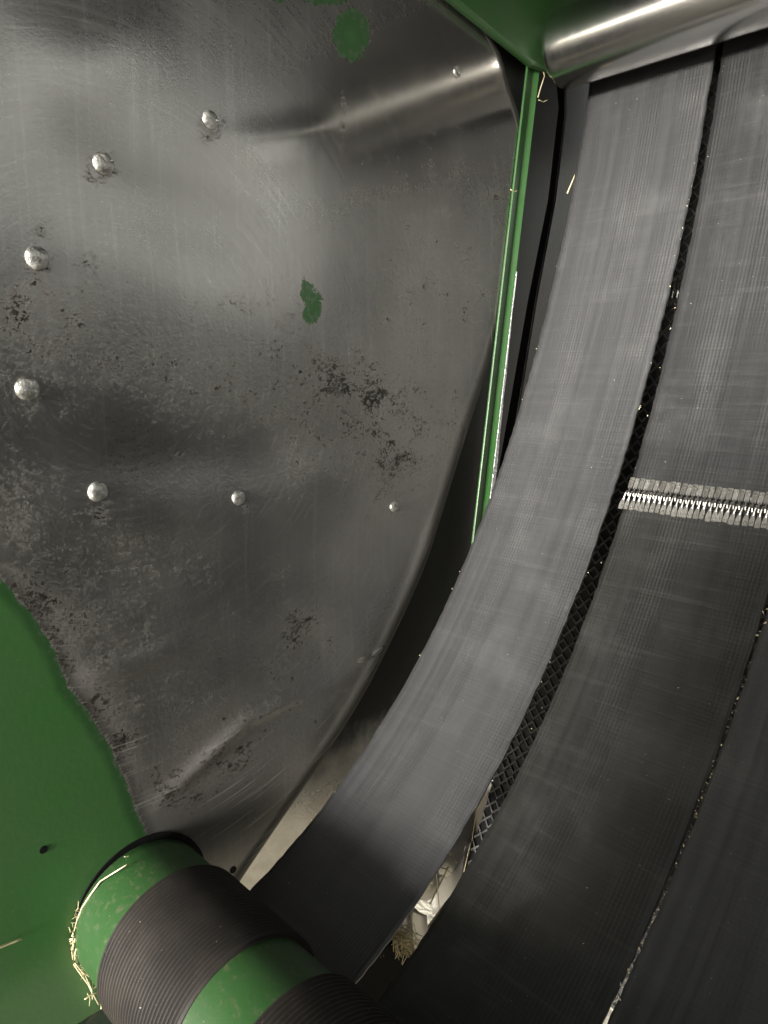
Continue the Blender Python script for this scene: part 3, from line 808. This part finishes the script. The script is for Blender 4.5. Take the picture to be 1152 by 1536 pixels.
px_stalk([(706,1264),(700,1290),(695,1311)], .10, .0013, 'tan frayed cord hanging beside the diamond tread, lower length')
# hay tuft in the gap
bm = bmesh.new(); rnd = random.Random(3); c0 = at(606, 1408, .207)
for k in range(120):
    a = rnd.uniform(0, math.pi); L = rnd.uniform(.008, .022)
    p = c0 + Vector((rnd.uniform(-.016, .012), rnd.uniform(-.006, .006), rnd.uniform(-.010, .010)))
    d = Vector((math.cos(a), rnd.uniform(-.4, .4), math.sin(a) * .8)) * L
    tube(bm, [p - d, p + Vector((0, rnd.uniform(-.003, .003), rnd.uniform(-.003, .003))), p + d], rnd.uniform(.0004, .0008), 4, .6)
o = link('hay_tuft', bm, M['straw']); tag(o, 'tuft of pale hay at the lower end of the lit gap', 'hay'); 
# chaff and rubber crumbs along the narrow slit and on the belts
bm = bmesh.new()
def flake(p, r):
    vs = [p + Vector((rnd.uniform(-1, 1), rnd.uniform(-1, 1), rnd.uniform(-1, 1))) * r for _ in range(4)]
    v = [bm.verts.new(q) for q in vs]
    for f in ((0, 1, 2), (0, 2, 3), (0, 3, 1), (1, 3, 2)): bm.faces.new([v[i] for i in f])
for k in range(150):
    d = FP.near(.80, CAM_Z - .10) + rnd.random() ** .6 * .62
    p, tg, nr = FP.at(d); flake(p + nr * rnd.uniform(-.002, .001) + Vector((.4215 + rnd.uniform(-.0022, .0022), 0, 0)), rnd.uniform(.0006, .0020))
for k in range(120):
    d = rnd.uniform(.25, FP.L - .30); p, tg, nr = FP.at(d); flake(p + nr * .0016 + Vector((rnd.uniform(.05, .58), 0, 0)), rnd.uniform(.0003, .0008))
for k in range(110):                     # fringe of fibres in the rim of the green roller
    a = R(rnd.uniform(150, 250)); p = ring_pt(math.degrees(a), rnd.uniform(.0705, .0745), rnd.uniform(.001, .008))
    tdir = Vector((rnd.uniform(-.2, .9), -math.sin(a) * rnd.uniform(-1, 1), math.cos(a) * rnd.uniform(-1, 1))).normalized() * rnd.uniform(.003, .010)
    tube(bm, [p, p + tdir * .5 + Vector((rnd.uniform(0, .001), 0, 0)), p + tdir], rnd.uniform(.0003, .0007), 3, .6)
for k in range(60):
    d = rnd.uniform(.25, FP.L - .30); p, tg, nr = FP.at(d)
    ex = rnd.choice((.0465, .2222, .236)); flake(p + nr * .0005 + Vector((ex + rnd.uniform(-.0012, .0012), 0, 0)), rnd.uniform(.0006, .0014))
bmesh.ops.recalc_face_normals(bm, faces=bm.faces)
o = link('chaff', bm, M['straw'], None, False); o['kind'] = 'stuff'
# bits of lacing on the treaded run, seen through the wide gap
def rear_hit(px, py):
    a, b = P(px, py); an = math.degrees(math.atan2(b, a)); rr = interp(rear_tab, an); s_ = rr / math.hypot(a, b)
    return D - s_, RP.near(a * s_, CAM_Z + b * s_)
hx, hd = rear_hit(1003, 440); pr, tgr, nrr = RP.at(hd)
tb = next(o for o in bpy.data.objects if o.name == 'treaded_belt')
for k in range(-3, 4):
    for me, sg in ((clip_a, 1), (clip_b, -1)):
        m = Matrix((Vector((1, 0, 0)), tgr, nrr)).transposed().to_4x4()
        xx = min(hx + .004 + k * pitch, belt_x(0) + BELT_W - .006)
        if k > 0 and hx + .004 + k * pitch > belt_x(0) + BELT_W - .006: continue
        m.translation = pr + Vector((xx, 0, 0)) + nrr * .002
        o = shared('lacing_clip', me); o.matrix_world = m; o.parent = tb; o.matrix_parent_inverse = Matrix.Translation(-tb.location)
